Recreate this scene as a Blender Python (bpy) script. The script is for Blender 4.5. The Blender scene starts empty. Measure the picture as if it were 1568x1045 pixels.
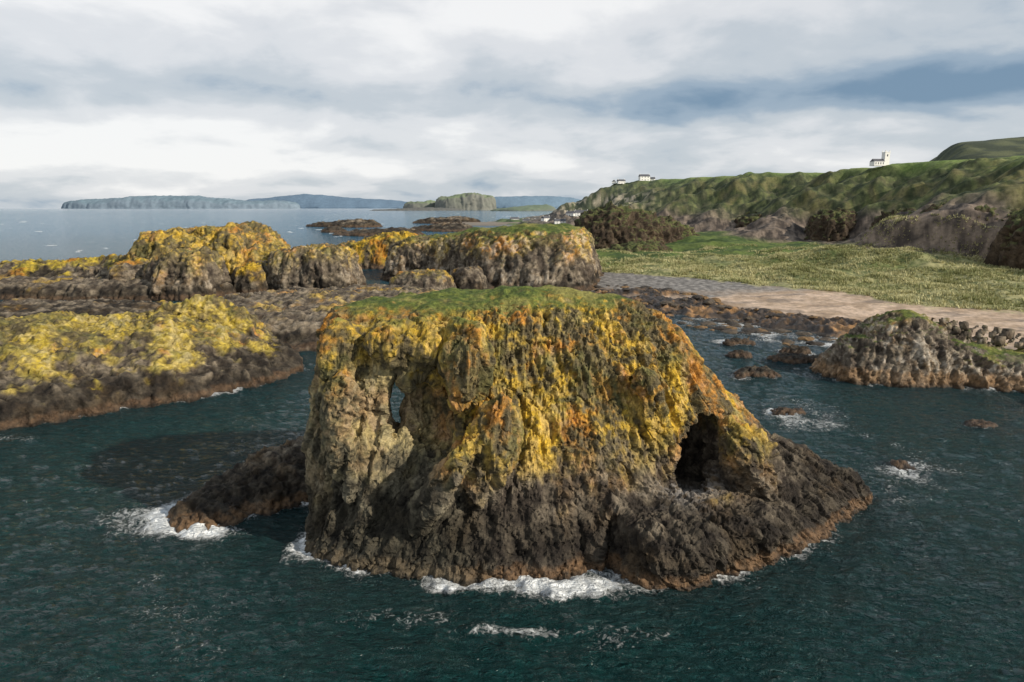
import bpy, bmesh, math, time
import numpy as np
from mathutils import Vector, Matrix, Euler
T0=time.time()
rng=np.random.default_rng(7)
scene=bpy.context.scene
# ------------------------------------------------------------------ noise
def _h(ix,iy,iz,seed):
    h=(ix.astype(np.uint32)*np.uint32(374761393)+iy.astype(np.uint32)*np.uint32(668265263)
       +iz.astype(np.uint32)*np.uint32(2246822519)+np.uint32((seed*974634777)&0xffffffff))
    h=(h^(h>>np.uint32(13)))*np.uint32(1274126177)
    h=(h^(h>>np.uint32(15)))*np.uint32(2246822519)
    return h^(h>>np.uint32(16))
GR=np.array([[1,1,0],[-1,1,0],[1,-1,0],[-1,-1,0],[1,0,1],[-1,0,1],[1,0,-1],[-1,0,-1],
             [0,1,1],[0,-1,1],[0,1,-1],[0,-1,-1],[1,1,0],[0,-1,1],[-1,1,0],[0,-1,-1]],float)
def perlin3(x,y,z,seed=0):
    fx,fy,fz=np.floor(x),np.floor(y),np.floor(z)
    ix,iy,iz=fx.astype(np.int64),fy.astype(np.int64),fz.astype(np.int64)
    x=x-fx;y=y-fy;z=z-fz
    q=lambda t:t*t*t*(t*(t*6-15)+10)
    u,v,w=q(x),q(y),q(z)
    out=0
    for dx in (0,1):
        for dy in (0,1):
            for dz in (0,1):
                g=GR[(_h(ix+dx,iy+dy,iz+dz,seed)&np.uint32(15)).astype(np.int64)]
                d=g[:,0]*(x-dx)+g[:,1]*(y-dy)+g[:,2]*(z-dz)
                out=out+d*(u if dx else 1-u)*(v if dy else 1-v)*(w if dz else 1-w)
    return out
def perlin2(x,y,seed=0):
    fx,fy=np.floor(x),np.floor(y)
    ix,iy=fx.astype(np.int64),fy.astype(np.int64)
    x=x-fx;y=y-fy
    q=lambda t:t*t*t*(t*(t*6-15)+10)
    u,v=q(x),q(y); out=0; zz=np.zeros_like(ix)
    for dx in (0,1):
        for dy in (0,1):
            a=(_h(ix+dx,iy+dy,zz,seed)&np.uint32(1023)).astype(float)*(2*np.pi/1024)
            d=np.cos(a)*(x-dx)+np.sin(a)*(y-dy)
            out=out+d*(u if dx else 1-u)*(v if dy else 1-v)
    return out*1.5
def fbm3(P,s,octv=4,seed=0,st=(1,1,1),ridge=False):
    o=0;a=1;tot=0;f=1.0/s
    for i in range(octv):
        n=perlin3(P[:,0]*f*st[0]+i*17.3,P[:,1]*f*st[1]+i*5.1,P[:,2]*f*st[2]+i*9.7,seed+i)
        if ridge: n=1-2*np.abs(n)
        o=o+a*n;tot+=a;a*=.5;f*=2.03
    return o/tot*(1 if ridge else 1.6)
def fbm2(x,y,s,octv=4,seed=0,ridge=False):
    o=0;a=1;tot=0;f=1.0/s
    for i in range(octv):
        n=perlin2(x*f+i*17.3,y*f+i*5.1,seed+i)
        if ridge: n=1-2*np.abs(n)
        o=o+a*n;tot+=a;a*=.5;f*=2.03
    return o/tot*(1 if ridge else 1.4)
def voro3(X,Y,Z,seed=0):
    fx,fy,fz=np.floor(X),np.floor(Y),np.floor(Z)
    f1=np.full(X.shape,9.);f2=np.full(X.shape,9.);cr=np.zeros(X.shape)
    for dx in (-1,0,1):
        for dy in (-1,0,1):
            for dz in (-1,0,1):
                ix=(fx+dx).astype(np.int64);iy=(fy+dy).astype(np.int64);iz=(fz+dz).astype(np.int64)
                h=_h(ix,iy,iz,seed)
                r1=(h&np.uint32(1023))/1023.;r2=((h>>np.uint32(10))&np.uint32(1023))/1023.;r3=((h>>np.uint32(20))&np.uint32(1023))/1023.
                d=np.sqrt((fx+dx+r1-X)**2+(fy+dy+r2-Y)**2+(fz+dz+r3-Z)**2)
                m=d<f1
                f2=np.where(m,f1,np.minimum(f2,d));f1=np.where(m,d,f1)
                cr=np.where(m,(h>>np.uint32(5)&np.uint32(255))/255.,cr)
    return f1,f2,cr
def sst(a,b,x):
    t=np.clip((x-a)/(b-a),0,1);return t*t*(3-2*t)
def mixc(a,b,t):
    a=np.asarray(a,float);b=np.asarray(b,float);t=np.asarray(t)[:,None]
    return a*(1-t)+b*t
# ------------------------------------------------------------------ mesh utils
def make_mesh(name,V,F,smooth=True):
    me=bpy.data.meshes.new(name)
    V=np.ascontiguousarray(V,dtype=np.float32);F=np.ascontiguousarray(F,dtype=np.int32)
    me.vertices.add(len(V));me.vertices.foreach_set('co',V.ravel())
    me.loops.add(F.size);me.loops.foreach_set('vertex_index',F.ravel())
    me.polygons.add(len(F));me.polygons.foreach_set('loop_start',np.arange(0,F.size,F.shape[1],dtype=np.int32))
    me.update(calc_edges=True)
    me.polygons.foreach_set('use_smooth',np.full(len(F),smooth,bool))
    return me
def add_obj(name,me,mat=None,parent=None):
    ob=bpy.data.objects.new(name,me);scene.collection.objects.link(ob)
    if mat: me.materials.clear();me.materials.append(mat)
    if parent: ob.parent=parent
    return ob
def set_col(me,C,A=None):
    n=len(me.vertices);rgba=np.ones((n,4),np.float32);rgba[:,:3]=C
    if A is not None: rgba[:,3]=A
    ca=me.color_attributes.new('Col','FLOAT_COLOR','POINT');ca.data.foreach_set('color',rgba.ravel())
def set_f(me,name,v):
    a=me.attributes.new(name,'FLOAT','POINT');a.data.foreach_set('value',np.asarray(v,np.float32))
def grid_faces(nr,nc):
    i=np.arange(nr-1)[:,None]*nc+np.arange(nc-1)[None,:]
    return np.stack([i,i+1,i+nc+1,i+nc],-1).reshape(-1,4)
def get_VN(me):
    n=len(me.vertices);V=np.empty(n*3,np.float32);me.vertices.foreach_get('co',V)
    N=np.empty(n*3,np.float32);me.vertex_normals.foreach_get('vector',N)
    return V.reshape(-1,3).astype(float),N.reshape(-1,3).astype(float)
def catmull(pts,n,closed=True):
    p=np.asarray(pts,float);m=len(p)
    out=[]
    L=m if closed else m-1
    for k in range(n):
        t=k/n*L if closed else k/(n-1)*L
        i=min(int(t),L-1) if not closed else int(t)
        f=t-i
        g=(lambda j:p[j%m]) if closed else (lambda j:p[min(max(j,0),m-1)])
        a,b,c,d=g(i-1),g(i),g(i+1),g(i+2)
        out.append(.5*((2*b)+(-a+c)*f+(2*a-5*b+4*c-d)*f*f+(-a+3*b-3*c+d)*f**3))
    return np.array(out)
# ------------------------------------------------------------------ materials
def vcol_mat(name,nscale=1.5,var=.5,bscale=3.,bstr=.6,bdist=.15,rough=.88,wet=True,det=5):
    m=bpy.data.materials.new(name);m.use_nodes=True;nt=m.node_tree;N=nt.nodes;Lk=nt.links
    b=N['Principled BSDF'];b.inputs['Specular IOR Level'].default_value=.25
    at=N.new('ShaderNodeAttribute');at.attribute_name='Col'
    geo=N.new('ShaderNodeNewGeometry')
    n1=N.new('ShaderNodeTexNoise');n1.inputs['Scale'].default_value=nscale;n1.inputs['Detail'].default_value=det;n1.inputs['Roughness'].default_value=.7
    Lk.new(geo.outputs['Position'],n1.inputs['Vector'])
    mr=N.new('ShaderNodeMapRange');mr.inputs['From Min'].default_value=.3;mr.inputs['From Max'].default_value=.7
    mr.inputs['To Min'].default_value=1-var;mr.inputs['To Max'].default_value=1+var
    Lk.new(n1.outputs['Fac'],mr.inputs['Value'])
    mx=N.new('ShaderNodeVectorMath');mx.operation='SCALE'
    Lk.new(at.outputs['Color'],mx.inputs[0]);Lk.new(mr.outputs['Result'],mx.inputs['Scale'])
    Lk.new(mx.outputs[0],b.inputs['Base Color'])
    if wet:
        r=N.new('ShaderNodeMapRange');r.inputs['To Min'].default_value=.5;r.inputs['To Max'].default_value=rough
        Lk.new(at.outputs['Alpha'],r.inputs['Value']);Lk.new(r.outputs['Result'],b.inputs['Roughness'])
    else: b.inputs['Roughness'].default_value=rough
    if bstr>0:
        n2=N.new('ShaderNodeTexNoise');n2.inputs['Scale'].default_value=bscale;n2.inputs['Detail'].default_value=4;n2.inputs['Roughness'].default_value=.75
        Lk.new(geo.outputs['Position'],n2.inputs['Vector'])
        bp=N.new('ShaderNodeBump');bp.inputs['Strength'].default_value=bstr;bp.inputs['Distance'].default_value=bdist
        Lk.new(n2.outputs['Fac'],bp.inputs['Height']);Lk.new(bp.outputs['Normal'],b.inputs['Normal'])
    return m
def plain_mat(name,col,rough=.8,var=.12,scale=2.):
    m=bpy.data.materials.new(name);m.use_nodes=True;nt=m.node_tree;N=nt.nodes;Lk=nt.links
    b=N['Principled BSDF'];b.inputs['Roughness'].default_value=rough
    n=N.new('ShaderNodeTexNoise');n.inputs['Scale'].default_value=scale;n.inputs['Detail'].default_value=5
    cr=N.new('ShaderNodeValToRGB')
    cr.color_ramp.elements[0].position=.3;cr.color_ramp.elements[1].position=.7
    cr.color_ramp.elements[0].color=[c*(1-var) for c in col]+[1]
    cr.color_ramp.elements[1].color=[min(1,c*(1+var)) for c in col]+[1]
    Lk.new(n.outputs['Fac'],cr.inputs['Fac']);Lk.new(cr.outputs['Color'],b.inputs['Base Color'])
    return m
M_rock=vcol_mat('lichened_basalt',3.0,.5,3.0,1.,.22)
M_rockm=vcol_mat('basalt_mid',1.2,.5,1.5,1.,.45)
M_far=vcol_mat('distant_land',.01,.15,.01,.0,10)
M_land=vcol_mat('coastal_land',.5,.38,.6,.7,.5)
# ------------------------------------------------------------------ rocks
FOOT=[]
def remesh(ob,vox):
    md=ob.modifiers.new('r','REMESH');md.mode='VOXEL';md.voxel_size=vox
    dg=bpy.context.evaluated_depsgraph_get();dg.update()
    me=bpy.data.meshes.new_from_object(ob.evaluated_get(dg));ob.modifiers.clear()
    old=ob.data;ob.data=me;bpy.data.meshes.remove(old)
def ring_mesh(name,rings):
    L=len(rings);n=len(rings[0]);V=np.concatenate(rings)
    fs=[]
    for k in range(L-1):
        for i in range(n):
            j=(i+1)%n;fs.append((k*n+i,k*n+j,(k+1)*n+j,(k+1)*n+i))
    fs.append(tuple(range(n-1,-1,-1)));fs.append(tuple((L-1)*n+i for i in range(n)))
    me=bpy.data.meshes.new(name);me.from_pydata([tuple(v) for v in V],[],fs)
    bm=bmesh.new();bm.from_mesh(me);bmesh.ops.triangulate(bm,faces=[f for f in bm.faces if len(f.verts)>4])
    bmesh.ops.recalc_face_normals(bm,faces=bm.faces);bm.to_mesh(me);bm.free()
    return me
def rock_color(P,N,cell,crk,S,pr,val=None):
    z=P[:,2]
    n1=fbm3(P,5*S,4,31);n2=fbm3(P,1.6*S,4,41);n3=fbm3(P,.6*S,3,51);n4=fbm3(P,9*S,3,61)
    st=fbm3(P,1.1*S,3,91,(1,1,.25))
    C=mixc((.075,.058,.044),(.24,.195,.14),sst(-.5,.6,n2+.4*(cell-.5)+.6*st))
    C=mixc(C,(.21,.135,.065),.6*sst(0,.5,n1))
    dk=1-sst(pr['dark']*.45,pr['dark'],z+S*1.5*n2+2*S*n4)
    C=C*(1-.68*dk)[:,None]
    lz0,lz1=pr['lich']
    lm=sst(lz0,lz1,z+S*3.5*n1+S*1.5*st)
    up=sst(-.2,.7,N[:,2])
    patch=sst(-.15,.35,.45*n2+.35*n3+.8*n1+.5*st+pr.get('lb',0)+.25*(up-.4))
    lc=mixc((.28,.21,.05),pr.get('yel',(.62,.39,.03)),sst(-.35,.4,.7*n3+n1*.8+.3*n2))
    lc=mixc(lc,(.50,.21,.025),sst(.0,.45,fbm3(P,5*S,3,77)+.25*n3+pr.get('orange',0)))
    olv=mixc((.12,.095,.04),(.23,.18,.06),sst(-.4,.4,n3+.5*st))
    C=mixc(C,olv,lm*.65)
    C=mixc(C,lc,lm*patch*pr.get('lamt',.9))
    C=mixc(C,(.13,.135,.04),.45*sst(.05,.45,fbm3(P,3*S,3,88)+.4*st)*lm)
    C=mixc(C,(.46,.40,.32),pr.get('pale',.0)*sst(.0,.5,n1*.6+.5*n3+.5*st)*(1-dk))
    gz=pr.get('grass')
    if gz is not None:
        g=sst(.70,.88,N[:,2]+.16*n2+.10*n1)*sst(gz-1.0*S,gz+.6*S,z+1.3*S*n1+.8*S*n2)
        gc=mixc((.055,.08,.018),(.12,.145,.03),sst(-.4,.5,n3+.6*n2))
        gc=mixc(gc,(.27,.23,.07),.65*sst(.0,.55,n1+.4*n2))
        C=mixc(C,gc,g)
    th=pr.get('tide',1.3)
    C=mixc(C,pr.get('tidec',(.12,.072,.04)),.7*(1-sst(th*.8,th*1.25,z+.5*n2))*sst(-.6,.3,n3+.3))
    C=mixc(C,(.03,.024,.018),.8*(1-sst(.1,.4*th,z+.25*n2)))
    C=C*(1-.45*crk)[:,None]  # occlusion shade of the cracks, painted into the rock colour
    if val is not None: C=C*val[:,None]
    A=sst(.2,th*2.2,z+.5*n2)
    return np.clip(C,0.004,1),A
def detail(ob,S,amps,pr,mat,flow=None,cellsize=1.0,smooth=True):
    me=ob.data;P,N=get_VN(me)
    Q=P.copy()
    if flow is not None: Q[:,0]+=flow(P)*P[:,2]
    w=[.5*S*perlin3(P[:,0]/S*.5,P[:,1]/S*.5,P[:,2]/S*.5,5+i)+.2*S*perlin3(P[:,0]/S*2,P[:,1]/S*2,P[:,2]/S*2,15+i) for i in range(2)]
    turf=0
    if pr.get('grass') is not None:
        turf=sst(.75,.92,N[:,2])*sst(pr['grass']-1.0*S,pr['grass']+.6*S,P[:,2])
    c=cellsize*S
    f1,f2,cr=voro3((Q[:,0]+w[0])/c,(Q[:,1]+w[1])/c,(Q[:,2]+w[1])/(c*2.4),3)
    g1,g2,cr2=voro3((Q[:,0]-w[1]*2)/(c*2.7),(Q[:,1]-w[0]*2)/(c*2.7),(Q[:,2]+2*w[0])/(c*5),13)
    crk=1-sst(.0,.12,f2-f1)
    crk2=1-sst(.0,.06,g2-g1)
    rA=fbm3(Q,3.0*S,4,11,(1,1,.22),True);rB=fbm3(Q,1.1*S,3,17,(1,1,.18),True)
    d=amps[0]*fbm3(P,7*S,3,1)+amps[1]*(rA-.35)+amps[1]*.45*(rB-.4)
    d+=amps[2]*.6*((cr-.5)-.3*crk)+amps[2]*1.2*((cr2-.5)-.35*crk2)+amps[3]*(fbm3(P,.9*S,4,21)+.5*fbm3(P,.5*S,2,23,(1,1,1),True))
    d=d*(1-.85*turf)+turf*(.14*S*fbm3(P,1.2*S,3,25)+.5*S*fbm3(P,4*S,2,26))
    V=P+N*d[:,None]
    me.vertices.foreach_set('co',V.astype(np.float32).ravel())
    me.update()
    me.polygons.foreach_set('use_smooth',np.full(len(me.polygons),smooth,bool))
    P2,N2=get_VN(me)
    val=1-.42*(1-sst(.0,.55,rA*.6+rB*.4))*(1-turf)  # painted shade for the hollows between ridges, multiplied into the colour
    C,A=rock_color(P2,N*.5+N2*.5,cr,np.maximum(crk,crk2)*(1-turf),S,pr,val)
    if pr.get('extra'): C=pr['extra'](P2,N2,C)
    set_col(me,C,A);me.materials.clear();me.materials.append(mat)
def rock(name,base,spine,prof,vox,S,amps,pr,mat=None,foot=True,z0=0,depth=-3):
    b=catmull(base,64)
    sp=catmull(spine,40,False) if len(spine)>1 else np.array(spine,float)
    idx=np.argmin(((b[:,None,:2]-sp[None,:,:2])**2).sum(-1),1)
    s=sp[idx]
    rings=[np.c_[b+(b-s[:,:2])*.06,np.full(len(b),z0+depth)]]
    for f,hf in prof:
        xy=b+(s[:,:2]-b)*f
        rings.append(np.c_[xy,z0+(s[:,2]-z0)*hf])
    me=ring_mesh(name,rings);ob=add_obj(name,me)
    remesh(ob,vox)
    detail(ob,S,amps,pr,mat or M_rockm)
    if foot: FOOT.append((b,S))
    return ob
# ---- main sea stack
COL=[
[(-17.6,55.3,0),(-17.8,57,4),(-17.9,58,8),(-17.2,59,13),(-16.6,59.5,18),(-15.6,61,20.6),(-12,64,21.6)],
[(-12.3,52.5,0),(-12.8,54.2,4),(-13,55.5,9),(-12.8,57.0,14),(-12.5,57.8,18),(-12.0,60,20.5),(-10,64.5,21.9)],
[(-7.2,51.5,0),(-7.5,53.3,4),(-7.5,55.3,9),(-7.3,57.2,14),(-7,57.8,18),(-7,60.0,20.5),(-6,65,22)],
[(-1.8,51.1,0),(-1.8,53,4),(-1.8,54.6,8),(-2,56.8,13),(-2,58.9,17),(-2,61,20.3),(-1,65.5,22.2)],
[(3.6,51.5,0),(3.4,53.5,4),(3.2,55.3,8),(3,57.5,13),(3,59.6,17),(3,62,20.2),(3,66,22.3)],
[(7.4,52,0),(7.4,54.5,4),(7.2,56.3,8),(7.3,58,13),(7.5,60.2,17.0),(7.5,62.5,19.9),(7.5,66.5,22)],
[(10.8,49.8,0),(10.8,51.6,3),(11,57,5.5),(11.3,58.8,12),(12,61.3,16.4),(12,63.4,19.1),(11.5,66.5,21.1)],
[(14.1,50.5,0),(14.3,52.2,3),(15,58.6,5),(16,60.2,11),(16,62.5,15.6),(15.8,64.2,18.2),(14,66.8,19.9)],
[(20.2,53,0),(20,55,3.2),(19.5,59.5,5),(20,61.5,9.5),(19,64.3,13.5),(17.3,65.3,16.8),(15.8,67,18.6)],
[(26.1,56.4,0),(25.5,58.5,3),(24,62,5),(22.8,64,8.5),(21.3,65.5,11.5),(20,66.3,13.8),(18,68,15.6)],
[(32.4,62.3,0),(31.5,63.5,2.3),(29.5,65,4.0),(27,66,6.0),(25,66.5,8.0),(23.5,67,9.4),(22,68.5,10.6)],
[(37.2,67,0),(36.9,67.2,1.2),(35.5,67.5,2.6),(32,68,4.2),(29,68,5.5),(27,68.3,6.5),(25,69,7.5)],
[(33,72,0),(32,71.5,2),(30.5,71,3.3),(28,71,4.8),(26,71,6),(25,70.5,6.8),(24,69.5,8)],
[(24,75,0),(23,74.5,3),(22,74,6),(20.5,73.5,9),(19.5,72.5,12),(18.5,71.5,14.3),(17,69,15.8)],
[(12,77,0),(12,76,4),(12,75,9),(11.5,74,14),(11,73,18),(11,71,20.0),(10,68,21.5)],
[(0,76,0),(0,75,4),(0,74.5,9),(0,73.5,14),(0,72.5,18),(0,70.5,21),(0,67.5,22.2)],
[(-10,73,0),(-10,72,4),(-10,71.5,9),(-10,71,14),(-10,70.5,18),(-10,69,21),(-8,66.5,22)],
[(-17.5,67,0),(-17.3,66.5,4),(-17.3,66,9),(-16.8,66,14),(-16.3,65.8,18),(-15.5,65.3,20.8),(-12,65,21.6)],
[(-18.8,60.5,0),(-18.4,61,4),(-18.3,61,9),(-17.6,61.5,14),(-17,62,18),(-16.0,62.8,20.8),(-12,64.5,21.6)],
]
COL=np.array(COL,float)
rings=[]
for k in range(7): rings.append(catmull(COL[:,k,:],96))
fine=[np.c_[rings[0][:,:2]+(rings[0][:,:2]-rings[0][:,:2].mean(0))*.03,np.full(96,-3.)]]
stack=np.array(rings)
for k in range(6):
    for t in (0,.33,.67):
        a=stack[max(k-1,0)];b_=stack[k];c=stack[k+1];d=stack[min(k+2,6)]
        fine.append(.5*((2*b_)+(-a+c)*t+(2*a-5*b_+4*c-d)*t*t+(-a+3*b_-3*c+d)*t**3))
fine.append(stack[6])
main=add_obj('sea_stack',ring_mesh('sea_stack',fine))
def ell(c,r,rot=(0,0,0),sub=4):
    bm=bmesh.new();bmesh.ops.create_icosphere(bm,subdivisions=sub,radius=1)
    M=Matrix.Translation(c)@Euler([math.radians(a) for a in rot]).to_matrix().to_4x4()@Matrix.Diagonal((*r,1))
    bm.transform(M);me=bpy.data.meshes.new('c');bm.to_mesh(me);bm.free()
    return me
adds=[((-3.9,56.3,17.0),(1.9,2.8,3.5),(0,6,0)),((-9,58.0,18.6),(4.2,2.6,1.6),(0,6,0)),
      ((-14.0,55.8,10),(1.7,2.0,6.4),(0,-4,0)),((-14.6,58.2,17.8),(2.4,2.4,2.6),(0,0,0)),
      ((-2.0,54.4,9.5),(2.0,2.6,5.8),(15,14,0)),((-5.6,53.2,7.6),(1.1,2.4,6.0),(8,32,0)),
      ((22,60.2,6.6),(2.3,2.8,5.0),(10,-32,0)),
      ((13.5,52.8,2.2),(4.5,3.4,2.3),(0,0,0)),((20,56,2.2),(4.5,3,2.0),(0,0,15)),
      ((12.8,59.4,12),(1.1,1.6,5.5),(22,-20,0))]
bm=bmesh.new();bm.from_mesh(main.data)
for a in adds:
    t=ell(*a,sub=3);bm.from_mesh(t);bpy.data.meshes.remove(t)
bm.to_mesh(main.data);bm.free()
remesh(main,.45)
cuts=[((-12.3,74,11),(3.6,15,8.3),(0,0,9)),
      ((-10.2,58,13.0),(1.1,7,3.1),(-6,6,9)),
      ((-7.3,54.9,12.6),(2.5,4.8,4.2),(0,-22,0)),
      ((-9.2,52.6,7.2),(1.0,3.6,6.4),(0,34,0)),
      ((-5.6,55.0,13.6),(1.0,4.1,3.2),(0,-15,0)),
      ((-13.0,54.2,12.2),(.55,2.2,1.5),(0,10,0)),
      ((-12.4,51.6,4),(.7,2.6,5),(0,10,0)),
      ((17.3,61.5,7.2),(2.5,7,4.1),(0,20,-8)),
      ((9.0,51.0,2.6),(1.3,4.2,3.8),(0,15,10)),((5.6,53.0,4),(.5,2.2,4),(20,-14,0))]
for i,cc in enumerate(cuts):
    cob=bpy.data.objects.new('cut',ell(*cc,sub=3));scene.collection.objects.link(cob)
    md=main.modifiers.new('b','BOOLEAN');md.operation='DIFFERENCE';md.object=cob;md.solver='EXACT'
    dg=bpy.context.evaluated_depsgraph_get();dg.update()
    me=bpy.data.meshes.new_from_object(main.evaluated_get(dg))
    main.modifiers.clear()
    if len(me.vertices)>5000: main.data=me
    else: print('cut failed',i)
    cm=cob.data;bpy.data.objects.remove(cob);bpy.data.meshes.remove(cm)
remesh(main,.14)
def pebbles(P,N,C):
    m=np.exp(-(((P[:,0]-15.5)/3.2)**2+((P[:,1]-59)/2.4)**2))*sst(.55,.8,N[:,2])*sst(3,3.8,P[:,2])*(1-sst(5.6,6.4,P[:,2]))
    C=mixc(C,(.22,.2,.18),np.clip(m*1.5,0,1))
    lf=(1-sst(-9,-3,P[:,0]+.3*(P[:,2]-12)))*(1-sst(14.5,17.5,P[:,2]+1.5*np.sin(P[:,0]*.7)))
    return mixc(C,C.mean(1)[:,None]*np.array([1.0,.92,.62])*1.0,lf*.65)
detail(main,1.0,(.5,.80,.38,.18),dict(dark=8.2,lich=(6.0,11.5),lb=.10,orange=.14,grass=20.8,tide=1.1,tidec=(.19,.11,.055),extra=pebbles,pale=.25),M_rock,
       flow=lambda P:np.clip(P[:,0]/22,-.2,.85),smooth=False)
FOOT.append((stack[0][:,:2],1.0))
print('main verts',len(main.data.vertices),time.time()-T0)
CL=[(0,0),(.05,.25),(.12,.55),(.22,.8),(.4,.93),(.7,.99),(1,1)]
SL=[(0,0),(.1,.28),(.25,.5),(.45,.72),(.7,.9),(1,1)]
LEDGE=[(0,0),(.04,.22),(.1,.40),(.22,.47),(.45,.70),(.7,.92),(1,1)]
FLAT=[(0,0),(.08,.5),(.2,.75),(.5,.9),(1,1)]
rock('tidal_rock',[(-33.5,61.8),(-29.5,60.2),(-25,63),(-21,66),(-15,68),(-15,76),(-22,80),(-28,76),(-32,69)],
     [(-29,66,2.2),(-24.5,71,4.2),(-17,73,4.6)],[(0,0),(.15,.4),(.4,.7),(.75,.95),(1,1)],.18,.8,(.4,.8,.35,.18),
     dict(dark=6,lich=(30,40),tide=1.0,tidec=(.19,.11,.055)),M_rock)
rock('lichen_island',[(-98,88),(-84,88),(-70,90),(-64,95),(-57,101),(-48,108),(-40,122),(-44,134),(-56,142),(-75,142),(-100,140),(-112,110)],
     [(-92,116,10.6),(-78,120,10.6),(-69,122,9.4),(-62,125,12.3),(-55,127,12.8),(-49,126,7.5),(-45,125,4.2)],
     LEDGE,.30,1.3,(.7,1.2,.5,.30),dict(dark=7.2,lich=(4.4,7.4),lb=.02,orange=-.3,tide=1.2,pale=.35,yel=(.52,.38,.04)),M_rockm)
rock('reef_shelf',[(-84,178),(-78,160),(-62,148),(-48,143),(-36,146),(-22,150),(-5,160),(0,185),(-20,212),(-50,226),(-78,222),(-90,200)],
     [(-68,190,4.8),(-50,185,6.2),(-30,185,6.0),(-12,180,5.0)],FLAT,.5,1.8,(.9,1.6,.6,.4),dict(dark=4,lich=(6,10),lb=-.1,tide=1.3,pale=.3),M_rockm)
rock('reef_shelf',[(-150,182),(-120,178),(-98,184),(-95,198),(-120,205),(-150,204)],[(-135,192,3.2),(-105,191,2.8)],FLAT,.5,1.8,(.8,1.2,.5,.3),dict(dark=4,lich=(6,10),tide=1.3),M_rockm)
rock('reef_shelf',[(-230,232),(-180,226),(-140,222),(-104,226),(-98,240),(-140,250),(-230,256)],[(-210,242,3),(-170,238,5),(-120,235,6)],FLAT,.6,2,(1,1.6,.7,.4),dict(dark=6,lich=(6,12),tide=1.5),M_rockm)
rock('castle_rock',[(-146,262),(-138,250),(-120,246),(-104,246),(-88,250),(-84,262),(-92,280),(-118,288),(-142,282)],
     [(-135,266,20),(-124,268,20.5),(-116,265,17.5),(-108,266,22.5),(-99,266,22.5),(-93,264,16)],CL,.5,2.,(1.2,2.6,1.,.5),dict(dark=6,lich=(4,11),lb=.02,orange=-.05,tide=2,pale=.25),M_rockm)
rock('castle_rock',[(-250,280),(-200,276),(-150,268),(-128,262),(-130,290),(-180,300),(-250,305)],[(-240,292,5.5),(-190,288,7.5),(-150,280,11),(-138,276,14)],
     SL,.6,2.,(1.,2.0,.8,.4),dict(dark=6,lich=(4,8),lb=-.05,orange=-.1,tide=2,yel=(.52,.38,.04)),M_rockm)
rock('sea_crag',[(-128,238),(-120,226),(-108,222),(-100,228),(-101,242),(-112,250),(-124,248)],[(-117,238,14),(-108,236,15)],CL,.45,1.8,(1.3,2.2,.9,.4),dict(dark=6,lich=(7,14),lb=-.1,orange=.1,tide=2,pale=.4),M_rockm)
rock('sea_crag',[(-142,240),(-134,230),(-127,236),(-128,250),(-138,252)],[(-134,241,11)],CL,.45,1.8,(1.,1.9,.8,.4),dict(dark=7,lich=(9,15),tide=2),M_rockm)
rock('sea_crag',[(-102,250),(-96,238),(-88,238),(-84,250),(-92,262)],[(-93,249,10.5)],CL,.45,1.8,(1.,1.9,.8,.4),dict(dark=6,lich=(6,12),tide=2),M_rockm)
rock('sea_crag',[(-90,252),(-84,240),(-72,236),(-60,240),(-56,252),(-64,264),(-82,264)],[(-80,251,14),(-72,250,15),(-63,251,15)],
     [(0,0),(.06,.35),(.14,.75),(.25,.92),(.6,.99),(1,1)],.45,1.8,(1.,2.2,.9,.4),dict(dark=5,lich=(8,15),lb=-.1,orange=.05,tide=2,pale=.55),M_rockm)
rock('sea_crag',[(-92,352),(-78,342),(-60,340),(-48,346),(-46,362),(-66,372),(-90,368)],[(-82,357,11),(-68,355,15),(-56,355,17)],CL,.6,2.,(1.3,2.4,1,.4),dict(dark=6,lich=(4,9),lb=.05,tide=2),M_rockm)
rock('sea_crag',[(-104,372),(-92,364),(-84,372),(-94,384)],[(-94,373,8)],CL,.6,2.,(1.,1.8,.8,.4),dict(dark=6,lich=(6,12),tide=2),M_rockm)
rock('grassy_stack',[(-56,300),(-50,284),(-36,280),(-20,266),(-14,252),(0,246),(14,244),(26,247),(31,262),(38,300),(36,340),(0,352),(-30,345),(-50,325)],
     [(-40,302,16),(-22,300,20),(-6,286,22),(4,272,23),(14,272,23),(20,300,22),(14,325,20)],
     [(0,0),(.06,.26),(.16,.55),(.30,.78),(.48,.92),(.75,.99),(1,1)],.55,2.2,(1.6,2.8,1.1,.5),dict(dark=5,lich=(9,17),lb=-.1,orange=.15,grass=17.5,tide=2,pale=.65),M_rockm)
rock('sea_crag',[(-42,232),(-38,222),(-28,218),(-20,224),(-20,236),(-30,242)],[(-33,231,8.5),(-27,230,9.3)],[(0,0),(.08,.4),(.25,.75),(.5,.93),(1,1)],.4,1.5,(.8,1.3,.6,.3),dict(dark=4,lich=(5,10),lb=-.15,orange=.1,tide=1.5,pale=.2),M_rockm)
rock('sea_crag',[(-22,240),(-16,232),(-9,238),(-12,250),(-20,250)],[(-16,242,9)],CL,.4,1.5,(.8,1.5,.6,.3),dict(dark=7,lich=(9,14),tide=1.5),M_rockm)
rock('beach_crag',[(56,122),(59,116),(66,113.5),(76,112),(88,108),(104,106),(122,108),(122,122),(104,127),(86,130),(72,131),(60,129)],
     [(63.5,121,7.5),(67,121.5,11.0),(71,121,11.8),(75,120.5,10.2),(81,119,6.6),(96,117,4.4),(112,115,4.0)],
     [(0,0),(.1,.22),(.25,.48),(.45,.72),(.7,.93),(1,1)],.26,1.1,(.6,1.4,.42,.25),dict(dark=1.5,lich=(9,14),lb=-.1,orange=.1,grass=4.4,tide=2.4,pale=.9,tidec=(.32,.19,.09)),M_rockm)
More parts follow.
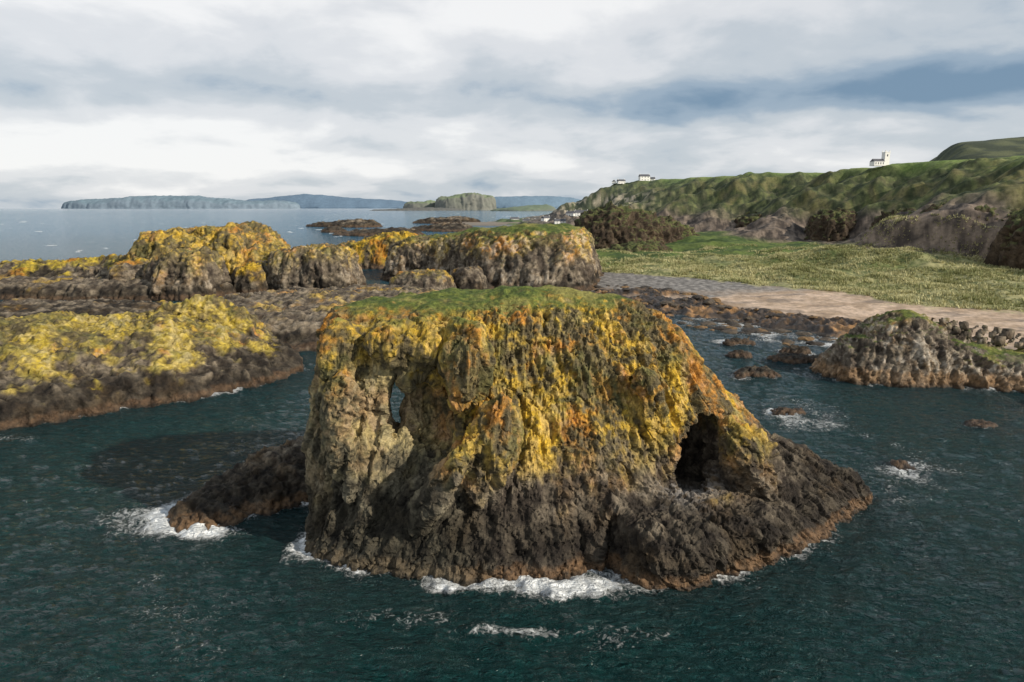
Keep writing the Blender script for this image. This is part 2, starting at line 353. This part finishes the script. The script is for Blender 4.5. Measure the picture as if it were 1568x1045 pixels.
rock('beach_crag',[(80,100),(84,97),(92,98),(94,103),(86,104)],[(87,100.5,3)],SL,.25,.9,(.3,.7,.3,.2),dict(dark=1,lich=(9,14),tide=2.6,pale=.5,tidec=(.32,.19,.09)),M_rockm)
for (x,y,r,h) in [(44,121,3.2,1.3),(40.5,97.5,2.1,.8),(56,133,3.6,1.2),(47,137,2.0,.8),(60,141,3,1.1),(51,150,2.6,1.0),(46.5,76,1.5,.0),(66,92,1.5,.1),(30,128,1.2,.3)]:
    a=np.linspace(0,2*np.pi,8,endpoint=False);rr=r*(1+.3*rng.uniform(-1,1,8))
    rock('awash_rock',np.c_[x+rr*np.cos(a)*1.25,y+rr*np.sin(a)*.8],[(x-.2*r,y,h),(x+.2*r,y,h)],SL,.2,.7,(.3,.6,.35,.14),dict(dark=6,lich=(30,40),tide=.9),M_rockm,depth=-2)
for (b,s) in [([(-200,770),(-150,730),(-100,735),(-112,800),(-170,830)],[(-170,775,3),(-130,765,7)]),
              ([(-330,1120),(-250,1060),(-210,1080),(-230,1160),(-310,1180)],[(-290,1110,6),(-240,1110,11)]),
              ([(-140,930),(-100,880),(-60,880),(-50,950),(-110,970)],[(-110,925,5),(-75,920,8)]),
              ([(-235,860),(-222,835),(-205,845),(-215,875)],[(-220,855,5)]),
              ([(-190,1350),(-100,1300),(-60,1330),(-90,1420),(-170,1420)],[(-150,1360,9),(-100,1350,12)])]:
    rock('reef',b,s,SL,1.5,5,(2,3,2,1),dict(dark=14,lich=(40,60),tide=3),M_rockm)
CR=dict(dark=.02,lich=(60,80),orange=.1,tide=.1,pale=.25)
def headland(P,N,C):
    n=fbm3(P,9,4,71)+.5*fbm3(P,22,2,75);g=sst(.52,.80,N[:,2]+.30*n)
    C=mixc(C*np.array([1.05,.92,.8]),mixc((.045,.06,.018),(.13,.14,.045),sst(-.3,.4,fbm3(P,4,3,72))),g*.85)
    return C
rock('cliff_crag',[(40,466),(44,450),(54,440),(68,438),(86,446),(112,470),(140,505),(110,530),(60,510)],[(57,462,27),(64,464,30),(76,474,27),(100,496,20)],
     [(0,0),(.07,.24),(.16,.50),(.30,.74),(.5,.90),(.75,.98),(1,1)],.8,3.0,(3.0,4.4,1.8,.8),dict(CR,pale=.55,extra=headland),M_rockm,False)
rock('cliff_crag',[(56,424),(64,414),(78,411),(96,420),(104,440),(70,442)],[(70,427,7),(84,429,8.5)],[(0,0),(.15,.35),(.35,.62),(.6,.88),(1,1)],.7,2.4,(2,2.6,1.2,.6),dict(CR,extra=headland),M_rockm,False)
# ------------------------------------------------------------------ land
YC=[0,60,95,115,128,153,183,195,231,261,300,400,600,800,1000,1200,1500,2000,5000,30000]
XC=[320,240,165,135,116,84,70,50,45,27,20,15,20,25,5,-30,-60,260,1500,12000]
YE=[0,200,276,383,600,800,950,1100,1400,2000,5000,30000]
XE=[262,218,206,198,185,105,70,45,70,380,1800,13000]
def land(x,y):
    xc=np.interp(y,YC,XC)+5*fbm2(x,y,40,3,101)*sst(100,250,y)*1.0+np.clip(y-600,0,400)/400*20*fbm2(x,y,150,3,103)
    s=x-xc
    w=np.interp(y,[0,250,400,600,800,1100,3000],[80,85,105,120,125,160,400])
    bay=fbm2(x*.5,y,95,4,111)
    e=x-np.interp(y,YE,XE)+46*bay*np.interp(y,[0,300,5000],[.6,1,4])
    t=e/w
    Hc=np.interp(y,[0,250,350,700,1000,1300,2000,30000],[56,60,62,64,69,72,75,75])
    sd=np.interp(y,[0,128,195,228,271,300,400,800],[50,48,62,60,46,14,12,20])+5*fbm2(x,y,25,3,115)
    u=s/sd
    low=np.where(s<0,np.maximum(s*.10,-4),2.6*np.minimum(u,1))
    dm=sst(.95,1.6,u)
    dn=fbm2(x,y,16,4,121)
    low=low+dm*(np.clip((s-sd)*.022,0,5)+.5+1.6*dn+2.2*fbm2(x,y,38,2,123)+5*sst(-.8,-.1,t)*sst(-.1,.6,bay+.2))
    cl=sst(-.1,.35,fbm2(x*.3,y,120,2,131)+np.interp(y,[0,250,400,460],[.4,.4,-.1,-.6]))
    prof=.22*cl*sst(0,.10,t)+(1-.22*cl)*sst(-.10,1.25,t)**1.05
    rid=fbm2(x*.8,y,65,4,141,True)
    h=low+(Hc-low)*np.clip(prof,0,1)
    band=sst(-.05,.25,t)*(1-sst(.95,1.3,t))
    h=h+band*(14*(rid-.45)+1.3*fbm2(x,y,14,3,151))
    inl=np.clip(e-w,0,3000)
    h=h+inl*.012*np.exp(-inl/2500)+sst(0,60,inl)*1.5*fbm2(x,y,140,3,161)
    hx=sst(570,640,x-.45*(y-1000)+25*fbm2(x,y,120,3,171))*(1-sst(1500,2600,x))*np.exp(-((y-1000)/200.)**2)
    h=h+hx*(40+8*fbm2(x,y,180,4,181)+np.clip(x-600,0,500)*.09)
    rk=sst(-44,-8,s)*(1-sst(8,22,s))*sst(140,160,y)*(1-sst(236,262,y))*sst(-.25,.25,fbm2(x,y,22,3,191)+.2)
    rr=fbm2(x,y,5,4,201,True)
    h=h+rk*(np.maximum(rr-.2,0)*2.2+.7)
    h=h+.1*fbm2(x,y,3,2,211)*sst(0,5,s)
    return h,s,t,rk,u,dn,hx
def polar(bmin,bmax,nb,rs):
    a=np.linspace(math.radians(bmin),math.radians(bmax),nb)
    R,A=np.meshgrid(rs,a,indexing='ij')
    return (R*np.sin(A)).ravel(),(R*np.cos(A)).ravel(),len(rs),nb
rs=np.concatenate([np.geomspace(95,1600,620,endpoint=False),np.geomspace(1600,30000,60)])
x,y,nr,nc=polar(-5,72,800,rs)
h,s,t,rk,u,dn,hxx=land(x,y)
V=np.c_[x,y,h]
me=make_mesh('coastal_terrain',V,grid_faces(nr,nc)[:,::-1])
_,N=get_VN(me)
n1=fbm2(x,y,30,4,301);n2=fbm2(x,y,7,4,311);n3=fbm2(x,y,2.2,3,321);n4=fbm2(x,y,90,3,331)
sand=mixc((.36,.26,.18),(.52,.39,.29),sst(-.4,.4,n2))
sand=mixc(sand,(.20,.16,.13),.7*sst(.15,.4,fbm2(x*.5+.3*y,y,9,4,341)+.2*n3))
peb=mixc((.13,.12,.11),(.26,.24,.22),sst(-.4,.4,n3))
shore=mixc(sand,peb,np.clip(sst(222,246,y+14*n1+6*n2)+.8*sst(.2,.45,n1+.4*n2)*(1-sst(12,26,s)),0,1))
shore=mixc(shore,(.15,.11,.08),(1-sst(1,6,s+2*n2))*.8)
dune=mixc((.11,.125,.045),(.34,.31,.15),sst(-.45,.45,n3*.7+n2*.8))
dune=mixc(dune,(.10,.13,.035),.5*sst(.1,.5,n1+.5*n4-.1))
green=mixc((.04,.068,.016),(.10,.135,.03),sst(-.4,.4,n2+n1))
C=mixc(shore,mixc(dune,green,np.clip(sst(.1,.4,n4+.4*n1)*.3*sst(220,260,y)+sst(325,365,y+12*n2+30*n1),0,1)),sst(.95,1.08,u+.12*n2+.08*n3))
slope=mixc((.03,.048,.014),(.12,.155,.034),sst(-.45,.5,n2+.6*n1))
slope=mixc(slope,(.13,.09,.035),.5*sst(.1,.5,n1*.8+.5*n2+.1))
slope=mixc(slope,(.025,.038,.012),.7*sst(.05,.28,fbm2(x,y,10,3,345)))
C=mixc(C,slope,sst(-.12,.08,t+.1*n1))
fld=mixc((.12,.20,.035),(.19,.26,.06),sst(-.4,.4,n4))
C=mixc(C,fld,sst(.85,1.1,t+.08*n2)*(.35+.65*sst(1.0,1.2,t)))
rockc=mixc((.05,.04,.034),(.22,.17,.13),sst(-.4,.5,n2+n3*.5))
steep=(1-sst(.44,.60,N[:,2]+.14*n2))*sst(-.2,0,t)
C=mixc(C,rockc,np.clip(steep*(1-.75*sst(.25,.45,t)),0,1))
pale=np.exp(-(((y-1010)/120.)**2))*sst(.2,.4,t)*(1-sst(.6,.8,t))*sst(-.05,.25,n2+n1)
C=mixc(C,(.50,.42,.31),np.clip(pale*1.3,0,1)*.85)
rkc=mixc((.05,.038,.03),(.30,.17,.075),sst(-.1,.5,n2+.6*n3+n1))
C=mixc(C,rkc,np.clip(rk*1.6,0,1)*sst(-.1,.3,rk+.3*n3))
C=mixc(C,mixc((.03,.036,.02),(.085,.09,.04),sst(-.2,.4,n1)),sst(.02,.12,hxx)*.95)
hz=sst(500,2500,y)*.4  # distance haze, painted into the land colour
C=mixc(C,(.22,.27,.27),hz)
A=np.clip(sst(-1,8,s)-.6*rk,0,1)
set_col(me,np.clip(C,.004,1),A);add_obj('coastal_terrain',me,M_land)
print('land',time.time()-T0)
def ground(x,y):
    return float(land(np.array([float(x)]),np.array([float(y)]))[0][0])
for (x0,y0,r,hh) in [(222,477,15,25),(230,640,24,20),(230,402,20,24),(218,318,16,28),(228,358,16,27),(214,280,14,26)]:
    a=np.linspace(0,2*np.pi,9,endpoint=False);rr=r*(1+.2*rng.uniform(-1,1,9))
    rock('cliff_crag',np.c_[x0+rr*np.cos(a),y0+rr*np.sin(a)*1.4],[(x0,y0-.3*r,hh),(x0+.3*r,y0+.3*r,hh+3)],CL,.8,3,(2,4.2,2.0,.8),dict(CR,pale=.5,dark=4,extra=headland),M_rockm,False)
# ------------------------------------------------------------------ marram grass tufts
n=120000
gy=rng.uniform(120,430,n);gx=rng.uniform(20,280,n)
gh,gs,gt,_,gu,gd,_=land(gx,gy)
k=(gu>1.02)&(gt<.12)&(gx/gy<.95)&(fbm2(gx,gy,18,3,401)+rng.uniform(-.3,.3,n)-.5*sst(325,365,gy)+.12>-.05)
gx,gy,gh=gx[k],gy[k],gh[k];n=len(gx)
B=5
big_=.75+.9*sst(-.3,.5,fbm2(gx,gy,9,2,411))[:,None]
a=rng.uniform(0,2*np.pi,(n,B));hgt=rng.uniform(.4,1.0,(n,B))*big_;ln=rng.uniform(.2,.7,(n,B))*big_;wd=.16
bx=gx[:,None]+.25*np.cos(a);by=gy[:,None]+.25*np.sin(a)
px,py=-np.sin(a)*wd,np.cos(a)*wd
z=np.repeat(gh[:,None]-.1,B,1)
P0=np.stack([bx-px,by-py,z],-1);P1=np.stack([bx+px,by+py,z],-1);P2=np.stack([bx+ln*np.cos(a),by+ln*np.sin(a),z+hgt],-1)
V=np.stack([P0,P1,P2],2).reshape(-1,3)
me=make_mesh('marram_grass',V,np.arange(len(V)).reshape(-1,3),False)
tc=mixc((.17,.185,.06),(.58,.53,.29),np.clip(rng.uniform(0,1,n)*.55+.5*sst(-.3,.4,fbm2(gx,gy,22,3,421)),0,1))
set_col(me,np.repeat(tc,B*3,0));add_obj('marram_grass',me,vcol_mat('marram',1,.2,3,0,.05,wet=False))
# ------------------------------------------------------------------ boulders on shore
bmv=[];bmf=[];bmc=[]
t_=bmesh.new();bmesh.ops.create_icosphere(t_,subdivisions=2,radius=1);t_.verts.ensure_lookup_table()
IV=np.array([v.co[:] for v in t_.verts]);IF=np.array([[v.index for v in f.verts] for f in t_.faces]);t_.free()
off=0;cnt=0
while cnt<520:
    by=rng.uniform(140,262);bx=rng.uniform(20,105)
    q=land(np.array([bx]),np.array([by]));hh,ss=q[0],q[1]
    if not(-30<ss[0]<16): continue
    if fbm2(np.array([bx]),np.array([by]),18,2,431)[0]<rng.uniform(-.3,.3): continue
    r=.3+rng.uniform(0,1.0)**3*1.7
    v=IV*(1+.35*fbm3(IV+cnt*3.1,1.0,2,cnt%50)[:,None])*np.array([r*rng.uniform(.8,1.5),r*rng.uniform(.8,1.3),r*rng.uniform(.35,.6)])
    v=v+np.array([bx,by,max(hh[0],-.2)])
    bmv.append(v);bmf.append(IF+off);off+=len(v);cnt+=1
    c=np.array([(.045,.036,.028),(.09,.07,.05),(.18,.11,.05)][rng.integers(0,3)])
    bmc.append(np.repeat(c[None],len(v),0))
me=make_mesh('shore_boulders',np.concatenate(bmv),np.concatenate(bmf),False)
set_col(me,np.concatenate(bmc),np.full(off,.4));add_obj('shore_boulders',me,M_rockm)
# ------------------------------------------------------------------ distant islands
def far(name,base,spine,prof,vox,S,am,col,col2,gz):
    ob=rock(name,base,spine,prof,vox,S,am,dict(dark=.01,lich=(1e6,2e6),tide=.1),M_far,False,depth=-60)
    P,N=get_VN(ob.data);n=fbm3(P,S*6,3,9)
    C=mixc(col,col2,np.clip(sst(.5,.85,N[:,2])*.8+.4*n,0,1))  # far island colours have aerial haze painted in
    ca=ob.data.color_attributes['Col'];r=np.ones((len(P),4),np.float32);r[:,:3]=C;ca.data.foreach_set('color',r.ravel())
far('sheep_island',[(-870,8000),(-760,7820),(-500,7780),(-260,7820),(-200,8000),(-300,8250),(-700,8250)],
    [(-740,8000,140),(-600,8000,178),(-420,8000,184),(-300,8000,165)],[(0,0),(.04,.4),(.12,.8),(.3,.96),(1,1)],12,45,(20,26,12,5),(.18,.18,.155),(.16,.20,.115),0)
far('sheep_island',[(-1290,8200),(-1150,8080),(-950,8080),(-870,8200),(-1000,8350),(-1200,8350)],
    [(-1150,8200,85),(-950,8200,105)],[(0,0),(.06,.4),(.2,.8),(.45,.97),(1,1)],12,35,(12,16,8,4),(.17,.17,.15),(.15,.19,.11),0)
far('low_skerry',[(-1500,7300),(-1100,7200),(-700,7220),(-500,7300),(-900,7400)],[(-1300,7300,14),(-900,7300,30),(-650,7300,22)],SL,9,40,(6,8,4,2),(.12,.12,.11),(.12,.12,.11),0)
far('low_skerry',[(-200,6400),(100,6200),(400,6300),(300,6500),(0,6500)],[(0,6350,30),(300,6380,60)],SL,12,40,(6,8,4,2),(.14,.15,.13),(.14,.18,.12),0)
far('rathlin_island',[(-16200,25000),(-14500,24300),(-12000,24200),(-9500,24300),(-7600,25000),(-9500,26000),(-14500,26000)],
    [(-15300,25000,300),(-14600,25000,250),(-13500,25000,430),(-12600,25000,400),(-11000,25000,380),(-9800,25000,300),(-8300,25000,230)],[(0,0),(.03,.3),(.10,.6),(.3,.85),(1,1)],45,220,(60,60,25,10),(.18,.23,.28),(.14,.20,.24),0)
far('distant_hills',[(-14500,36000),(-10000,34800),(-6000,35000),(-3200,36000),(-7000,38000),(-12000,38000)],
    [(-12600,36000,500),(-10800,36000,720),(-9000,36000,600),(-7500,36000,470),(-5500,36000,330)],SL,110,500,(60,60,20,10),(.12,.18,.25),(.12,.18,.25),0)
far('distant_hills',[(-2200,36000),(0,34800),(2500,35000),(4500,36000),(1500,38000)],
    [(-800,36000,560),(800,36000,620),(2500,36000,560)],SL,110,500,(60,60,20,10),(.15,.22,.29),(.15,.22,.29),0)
print('rocks',time.time()-T0)
# ------------------------------------------------------------------ sea
rs=np.concatenate([np.geomspace(14,420,600,endpoint=False),np.geomspace(420,90000,150)])
x,y,nr,nc=polar(-76,76,900,rs)
def pdist(px,py,poly):
    q=np.roll(poly,-1,0);d=np.full(px.shape,1e9);ins=np.zeros(px.shape,bool)
    for (ax,ay),(bx,by) in zip(poly,q):
        ex,ey=bx-ax,by-ay;L=ex*ex+ey*ey+1e-9
        tt=np.clip(((px-ax)*ex+(py-ay)*ey)/L,0,1)
        d=np.minimum(d,(px-ax-tt*ex)**2+(py-ay-tt*ey)**2)
        c=((ay>py)!=(by>py))&(px<(bx-ax)*(py-ay)/(by-ay+1e-12)+ax);ins^=c
    return np.where(ins,0,np.sqrt(d))
D=np.full(x.shape,99.)
for b,S in FOOT:
    pad=14
    m=(x>b[:,0].min()-pad)&(x<b[:,0].max()+pad)&(y>b[:,1].min()-pad)&(y<b[:,1].max()+pad)
    if m.sum(): D[m]=np.minimum(D[m],pdist(x[m],y[m],b[::2]))
nA=fbm2(x,y,9,3,501);nB=fbm2(x,y,2.2,3,511);nC=fbm2(x,y,5,3,515)
foam=.38*np.exp(-D/.7)*(1+1.6*nC)+.34*np.exp(-D/3.5)*sst(-.0,.5,nA)
def blob(cx,cy,rx,ry,a):
    q=((x-cx)/rx+.5*nC)**2+((y-cy)/ry+.6*nB)**2
    return a*np.exp(-q)
foam+=blob(4.5,50.0,4.6,1.8,1.2)+blob(-4.5,50.3,3.6,1.1,.9)+blob(-18.8,56.5,1.6,2.2,.85)+blob(-33.8,63.5,2.0,3.6,.8)+blob(-29.5,59.6,4,1.4,.85)
foam+=blob(-66,97,2.0,2.0,1.0)+blob(.3,44.3,3.6,.8,.6)+blob(-8,46,6,1.5,.40)+blob(9,44,5,2,.36)+blob(-70,86,10,2,.45)+blob(-25,47,8,3,.33)+blob(-38,64,5,5,.28)
foam+=blob(42,72,5,9,.34)+blob(45,100,8,10,.36)
ls=land(np.where(y>60,x,0),np.where(y>60,y,61))[1]
bayn=fbm2(x+.4*y,y*1.0-.3*x,7,3,521)
surf=np.exp(-((ls+14)/20.)**2)*(y>85)*(y<420)
foam+=surf*(.42+.48*bayn)
wc=fbm2(x*.6,y*1.7,24,3,531)
foam+=.72*sst(.40,.72,wc)*sst(160,380,y)*(1-sst(2500,6000,y))
foam+=.27*sst(.25,.6,fbm2(x,y,14,3,541))*(1-sst(150,250,y))
gr=fbm2(x+.5*y,y*.9,6,2,551)
z=(.26*gr+.24*fbm2(x*1.0+.5*y,y*1.1-.3*x,2.4,4,561)+.55*np.clip(foam,0,1)*(nB+.4)*(D<8)*(foam>.3))*(1-sst(250,600,np.hypot(x,y)))
V=np.c_[x,y,z]
me=make_mesh('sea',V,grid_faces(nr,nc)[:,::-1])
set_f(me,'foam',np.clip(foam,0,1.3))
shal=np.clip(np.exp(-D/5)*.5+np.exp(-((ls+10)/25.)**2)*(y>90)*(y<500)*.9,0,1)
set_f(me,'shallow',shal)
m=bpy.data.materials.new('sea_water');m.use_nodes=True;nt=m.node_tree;N=nt.nodes;Lk=nt.links
b=N['Principled BSDF']
geo=N.new('ShaderNodeNewGeometry')
def attr(nm):
    a=N.new('ShaderNodeAttribute');a.attribute_name=nm;return a.outputs['Fac']
def noise(scale,det,rough=.6,vec=None,dist=0):
    n=N.new('ShaderNodeTexNoise');n.inputs['Scale'].default_value=scale;n.inputs['Detail'].default_value=det;n.inputs['Roughness'].default_value=rough;n.inputs['Distortion'].default_value=dist
    Lk.new(vec or geo.outputs['Position'],n.inputs['Vector']);return n.outputs['Fac']
def math_(op,a,b_=None,c=None):
    q=N.new('ShaderNodeMath');q.operation=op
    for i,v in enumerate((a,b_,c)):
        if v is None: continue
        if isinstance(v,(int,float)): q.inputs[i].default_value=v
        else: Lk.new(v,q.inputs[i])
    return q.outputs[0]
mp=N.new('ShaderNodeMapping');mp.inputs['Rotation'].default_value=(0,0,math.radians(28));mp.inputs['Scale'].default_value=(.55,1.25,1)
Lk.new(geo.outputs['Position'],mp.inputs['Vector'])
mv=mp.outputs['Vector']
fn=noise(2.0,5,.75,None,.8)
f=math_('ADD',attr('foam'),math_('MULTIPLY',math_('SUBTRACT',fn,.5),1.8))
fr=N.new('ShaderNodeMapRange');fr.interpolation_type='SMOOTHSTEP';fr.inputs['From Min'].default_value=.36;fr.inputs['From Max'].default_value=.8;Lk.new(f,fr.inputs['Value'])
gate=N.new('ShaderNodeMapRange');gate.inputs['From Min'].default_value=.05;gate.inputs['From Max'].default_value=.3;Lk.new(attr('foam'),gate.inputs['Value'])
ff=math_('MULTIPLY',fr.outputs['Result'],gate.outputs['Result'])
big=noise(.03,3)
mx=N.new('ShaderNodeMix');mx.data_type='RGBA';mx.inputs[6].default_value=(.002,.022,.022,1);mx.inputs[7].default_value=(.005,.042,.040,1);Lk.new(big,mx.inputs[0])
mx3=N.new('ShaderNodeMix');mx3.data_type='RGBA';mx3.inputs[7].default_value=(.018,.028,.032,1);Lk.new(attr('shallow'),mx3.inputs[0]);Lk.new(mx.outputs[2],mx3.inputs[6])
sep=N.new('ShaderNodeSeparateXYZ');Lk.new(geo.outputs['Position'],sep.inputs[0])
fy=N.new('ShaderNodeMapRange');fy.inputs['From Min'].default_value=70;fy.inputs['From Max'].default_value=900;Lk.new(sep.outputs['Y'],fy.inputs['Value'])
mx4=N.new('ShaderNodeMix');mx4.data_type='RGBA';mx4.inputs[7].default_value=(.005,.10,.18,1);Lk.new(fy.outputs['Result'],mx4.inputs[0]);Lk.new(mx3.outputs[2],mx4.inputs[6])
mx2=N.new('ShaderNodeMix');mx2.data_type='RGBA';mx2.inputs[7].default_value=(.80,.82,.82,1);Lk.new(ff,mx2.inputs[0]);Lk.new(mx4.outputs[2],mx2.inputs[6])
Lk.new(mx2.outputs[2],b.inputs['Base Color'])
ro=N.new('ShaderNodeMapRange');ro.inputs['To Min'].default_value=.08;ro.inputs['To Max'].default_value=.8;Lk.new(ff,ro.inputs['Value']);Lk.new(ro.outputs['Result'],b.inputs['Roughness'])
b.inputs['IOR'].default_value=1.33;b.inputs['Specular IOR Level'].default_value=.42
hsum=math_('ADD',math_('MULTIPLY',noise(.35,3,.6,mv,.3),1.0),math_('MULTIPLY',noise(1.3,4,.68,mv,.7),.8))
hsum=math_('ADD',hsum,math_('MULTIPLY',ff,.15))
bp=N.new('ShaderNodeBump');bp.inputs['Strength'].default_value=1;bp.inputs['Distance'].default_value=1.9
Lk.new(hsum,bp.inputs['Height']);Lk.new(bp.outputs['Normal'],b.inputs['Normal'])
add_obj('sea',me,m)
# ------------------------------------------------------------------ buildings
M_white=plain_mat('whitewashed_render',(.80,.79,.75),.8,.05)
M_slate=plain_mat('slate_roof',(.09,.09,.10),.7,.2)
M_dark=plain_mat('window_glass',(.03,.035,.04),.2,.1)
M_stone=plain_mat('field_stone',(.25,.22,.19),.9,.3,1.)
def box(name,c,d,mat,par):
    me=bpy.data.meshes.new(name);bm=bmesh.new();bmesh.ops.create_cube(bm,size=1)
    for v in bm.verts: v.co=Vector((c[0]+v.co.x*d[0],c[1]+v.co.y*d[1],c[2]+v.co.z*d[2]))
    bm.to_mesh(me);bm.free();return add_obj(name,me,mat,par)
def gable(name,c,L,W,H,mat,par,ov=.3):
    x0,x1=c[0]-L/2-ov,c[0]+L/2+ov;y0,y1=c[1]-W/2-ov,c[1]+W/2+ov;z0=c[2]
    vs=[(x0,y0,z0),(x1,y0,z0),(x1,y1,z0),(x0,y1,z0),(x0,c[1],z0+H),(x1,c[1],z0+H)]
    me=bpy.data.meshes.new(name);me.from_pydata(vs,[],[(0,1,5,4),(2,3,4,5),(0,4,3),(1,2,5),(3,2,1,0)]);return add_obj(name,me,mat,par)
def crest(x0,y0,dx,dy,n=60,step=6):
    best=None
    for i in range(n):
        xx,yy=x0+dx*i*step,y0+dy*i*step;a=(ground(xx,yy)-30)/math.hypot(xx,yy)
        if best is None or a>best[0]: best=(a,xx,yy)
    return best[1],best[2]
def cottage(x,y,L,W,H,rot,sc=1):
    e=bpy.data.objects.new('cottage',None);scene.collection.objects.link(e)
    e.location=(x,y,ground(x,y)-.3);e.rotation_euler=(0,0,math.radians(rot));e.scale=(sc,)*3
    box('walls',(0,0,H/2),(L,W,H),M_white,e);gable('roof',(0,0,H+.002),L,W,W*.42,M_slate,e)
    for sx in (-1,1): box('chimney',(sx*(L/2-.6),0,H+W*.42),(.9,.9,1.6),M_white,e)
    for i in range(3):
        xx=(-1+i)*L*.3
        if i==1: box('door',(xx,-W/2,1.1),(1.1,.06,2.1),M_dark,e)
        else: box('window',(xx,-W/2,1.6),(1.2,.06,1.2),M_dark,e)
        if H>4: box('window',(xx,-W/2,H-1.2),(1.2,.06,1.2),M_dark,e)
    return e
hx,hy=crest(150,800,.188,.98)
for a in [(hx,hy,16,8,6.5,10),(hx+12,hy+6,11,7,4,-20),(hx-34,hy+10,12,7,4,15),(hx-44,hy+18,9,6,3.5,80),
          (70,1010,16,8,5,5),(88,1040,13,8,4,-30),(45,1180,14,8,5,20),(25,1230,12,8,4,0),(60,1150,12,8,4,60),(5,1280,16,8,4,10),(100,1000,18,9,5,0),(52,1060,14,8,5,40)]:
    cottage(*a)
e=bpy.data.objects.new('church',None);scene.collection.objects.link(e)
cx,cy=crest(212,400,.468,.884)
e.location=(cx,cy,ground(cx,cy)-.4);e.rotation_euler=(0,0,math.radians(8))
sc=math.hypot(cx,cy)/680*.98;e.scale=(sc,sc,sc)
box('tower',(0,0,5.6),(4.6,4.6,11.2),M_white,e)
for sx in (-1,1):
    for sy in (-1,1): box('pinnacle',(sx*2,sy*2,12.3),(.6,.6,1.4),M_white,e)
box('parapet',(0,0,11.45),(4.9,4.9,.5),M_white,e)
box('nave',(-7.4,0,1.8),(10,6.5,3.6),M_white,e);gable('nave_roof',(-7.4,0,3.602),10,6.5,2.4,M_slate,e,.05)
box('belfry_opening',(0,-2.3,8.8),(1,.08,1.8),M_dark,e)
for i in range(4): box('lancet_window',(-10.9+i*2.3,-3.25,2.1),(.7,.08,1.8),M_dark,e)
e=bpy.data.objects.new('harbour_wall',None);scene.collection.objects.link(e)
box('wall',(-30,1180,2),(110,5,4.5),M_stone,e);box('parapet',(-30,1183,5),(110,1,1.5),M_stone,e)
# ------------------------------------------------------------------ camera, sun, sky
cam=bpy.data.cameras.new('camera');co=bpy.data.objects.new('camera',cam);scene.collection.objects.link(co)
co.location=(0,0,30);co.rotation_euler=(math.radians(90-11.05),0,0);cam.lens=24;cam.sensor_width=36;cam.clip_start=.5;cam.clip_end=200000
scene.camera=co
sd=Vector((.78,-.40,.46)).normalized()
sl=bpy.data.lights.new('sun','SUN');sl.energy=5.0;sl.angle=math.radians(.6);sl.color=(1,.91,.77)
so=bpy.data.objects.new('sun',sl);scene.collection.objects.link(so);so.rotation_euler=sd.to_track_quat('Z','Y').to_euler();so.location=(100,-50,200)
w=bpy.data.worlds.new('World');scene.world=w;w.use_nodes=True;nt=w.node_tree;N=nt.nodes;Lk=nt.links;N.clear()
out=N.new('ShaderNodeOutputWorld')
sky=N.new('ShaderNodeTexSky');sky.sky_type='NISHITA';sky.sun_disc=False;sky.sun_elevation=math.asin(sd.z);sky.sun_rotation=math.atan2(sd.x,sd.y)
tc=N.new('ShaderNodeTexCoord')
sx=N.new('ShaderNodeSeparateXYZ');Lk.new(tc.outputs['Generated'],sx.inputs[0])
zc=math_('MAXIMUM',sx.outputs['Z'],0)
den=math_('ADD',zc,.24)
cb=N.new('ShaderNodeCombineXYZ');Lk.new(math_('DIVIDE',sx.outputs['X'],den),cb.inputs[0]);Lk.new(math_('DIVIDE',sx.outputs['Y'],den),cb.inputs[1])
cv=cb.outputs[0]
nL=noise(.75,3,.45,cv,.2);nM=noise(2.4,9,.54,cv,.2)
def rampz(val,els):
    r=N.new('ShaderNodeValToRGB');r.color_ramp.interpolation='EASE'
    e=r.color_ramp.elements
    e[0].position=els[0][0];e[0].color=(*els[0][1],1);e[1].position=els[-1][0];e[1].color=(*els[-1][1],1)
    for p,c in els[1:-1]:
        q=e.new(p);q.color=(*c,1)
    Lk.new(val,r.inputs['Fac']);return r.outputs['Color']
g=lambda v:(v,v,v)
env=rampz(zc,[(0,g(.30)),(.025,g(.42)),(.06,g(.70)),(.095,g(.66)),(.145,g(.34)),(.19,g(.60)),(.26,g(.76)),(.45,g(.40)),(1,g(.26))])
lf=N.new('ShaderNodeMapRange');lf.inputs['From Min'].default_value=-.55;lf.inputs['From Max'].default_value=.55;lf.inputs['To Min'].default_value=.24;lf.inputs['To Max'].default_value=-.10;Lk.new(sx.outputs['X'],lf.inputs['Value'])
dens=math_('ADD',math_('ADD',env,lf.outputs['Result']),math_('ADD',math_('MULTIPLY',math_('SUBTRACT',nL,.5),.95),math_('MULTIPLY',math_('SUBTRACT',nM,.5),.95)))
cc=rampz(dens,[(.08,(.20,.31,.44)),(.30,(.36,.46,.57)),(.5,(.60,.655,.71)),(.70,(.80,.82,.85)),(.90,(1,1,1))])
b1=N.new('ShaderNodeBackground');b1.inputs['Strength'].default_value=.09;Lk.new(sky.outputs['Color'],b1.inputs['Color'])
b2=N.new('ShaderNodeBackground');b2.inputs['Strength'].default_value=.97;Lk.new(cc,b2.inputs['Color'])
ms=N.new('ShaderNodeMixShader');ms.inputs[0].default_value=.9;Lk.new(b1.outputs[0],ms.inputs[1]);Lk.new(b2.outputs[0],ms.inputs[2]);Lk.new(ms.outputs[0],out.inputs[0])
scene.view_settings.view_transform='Standard';scene.view_settings.look='None';scene.view_settings.exposure=0
print('done',time.time()-T0)
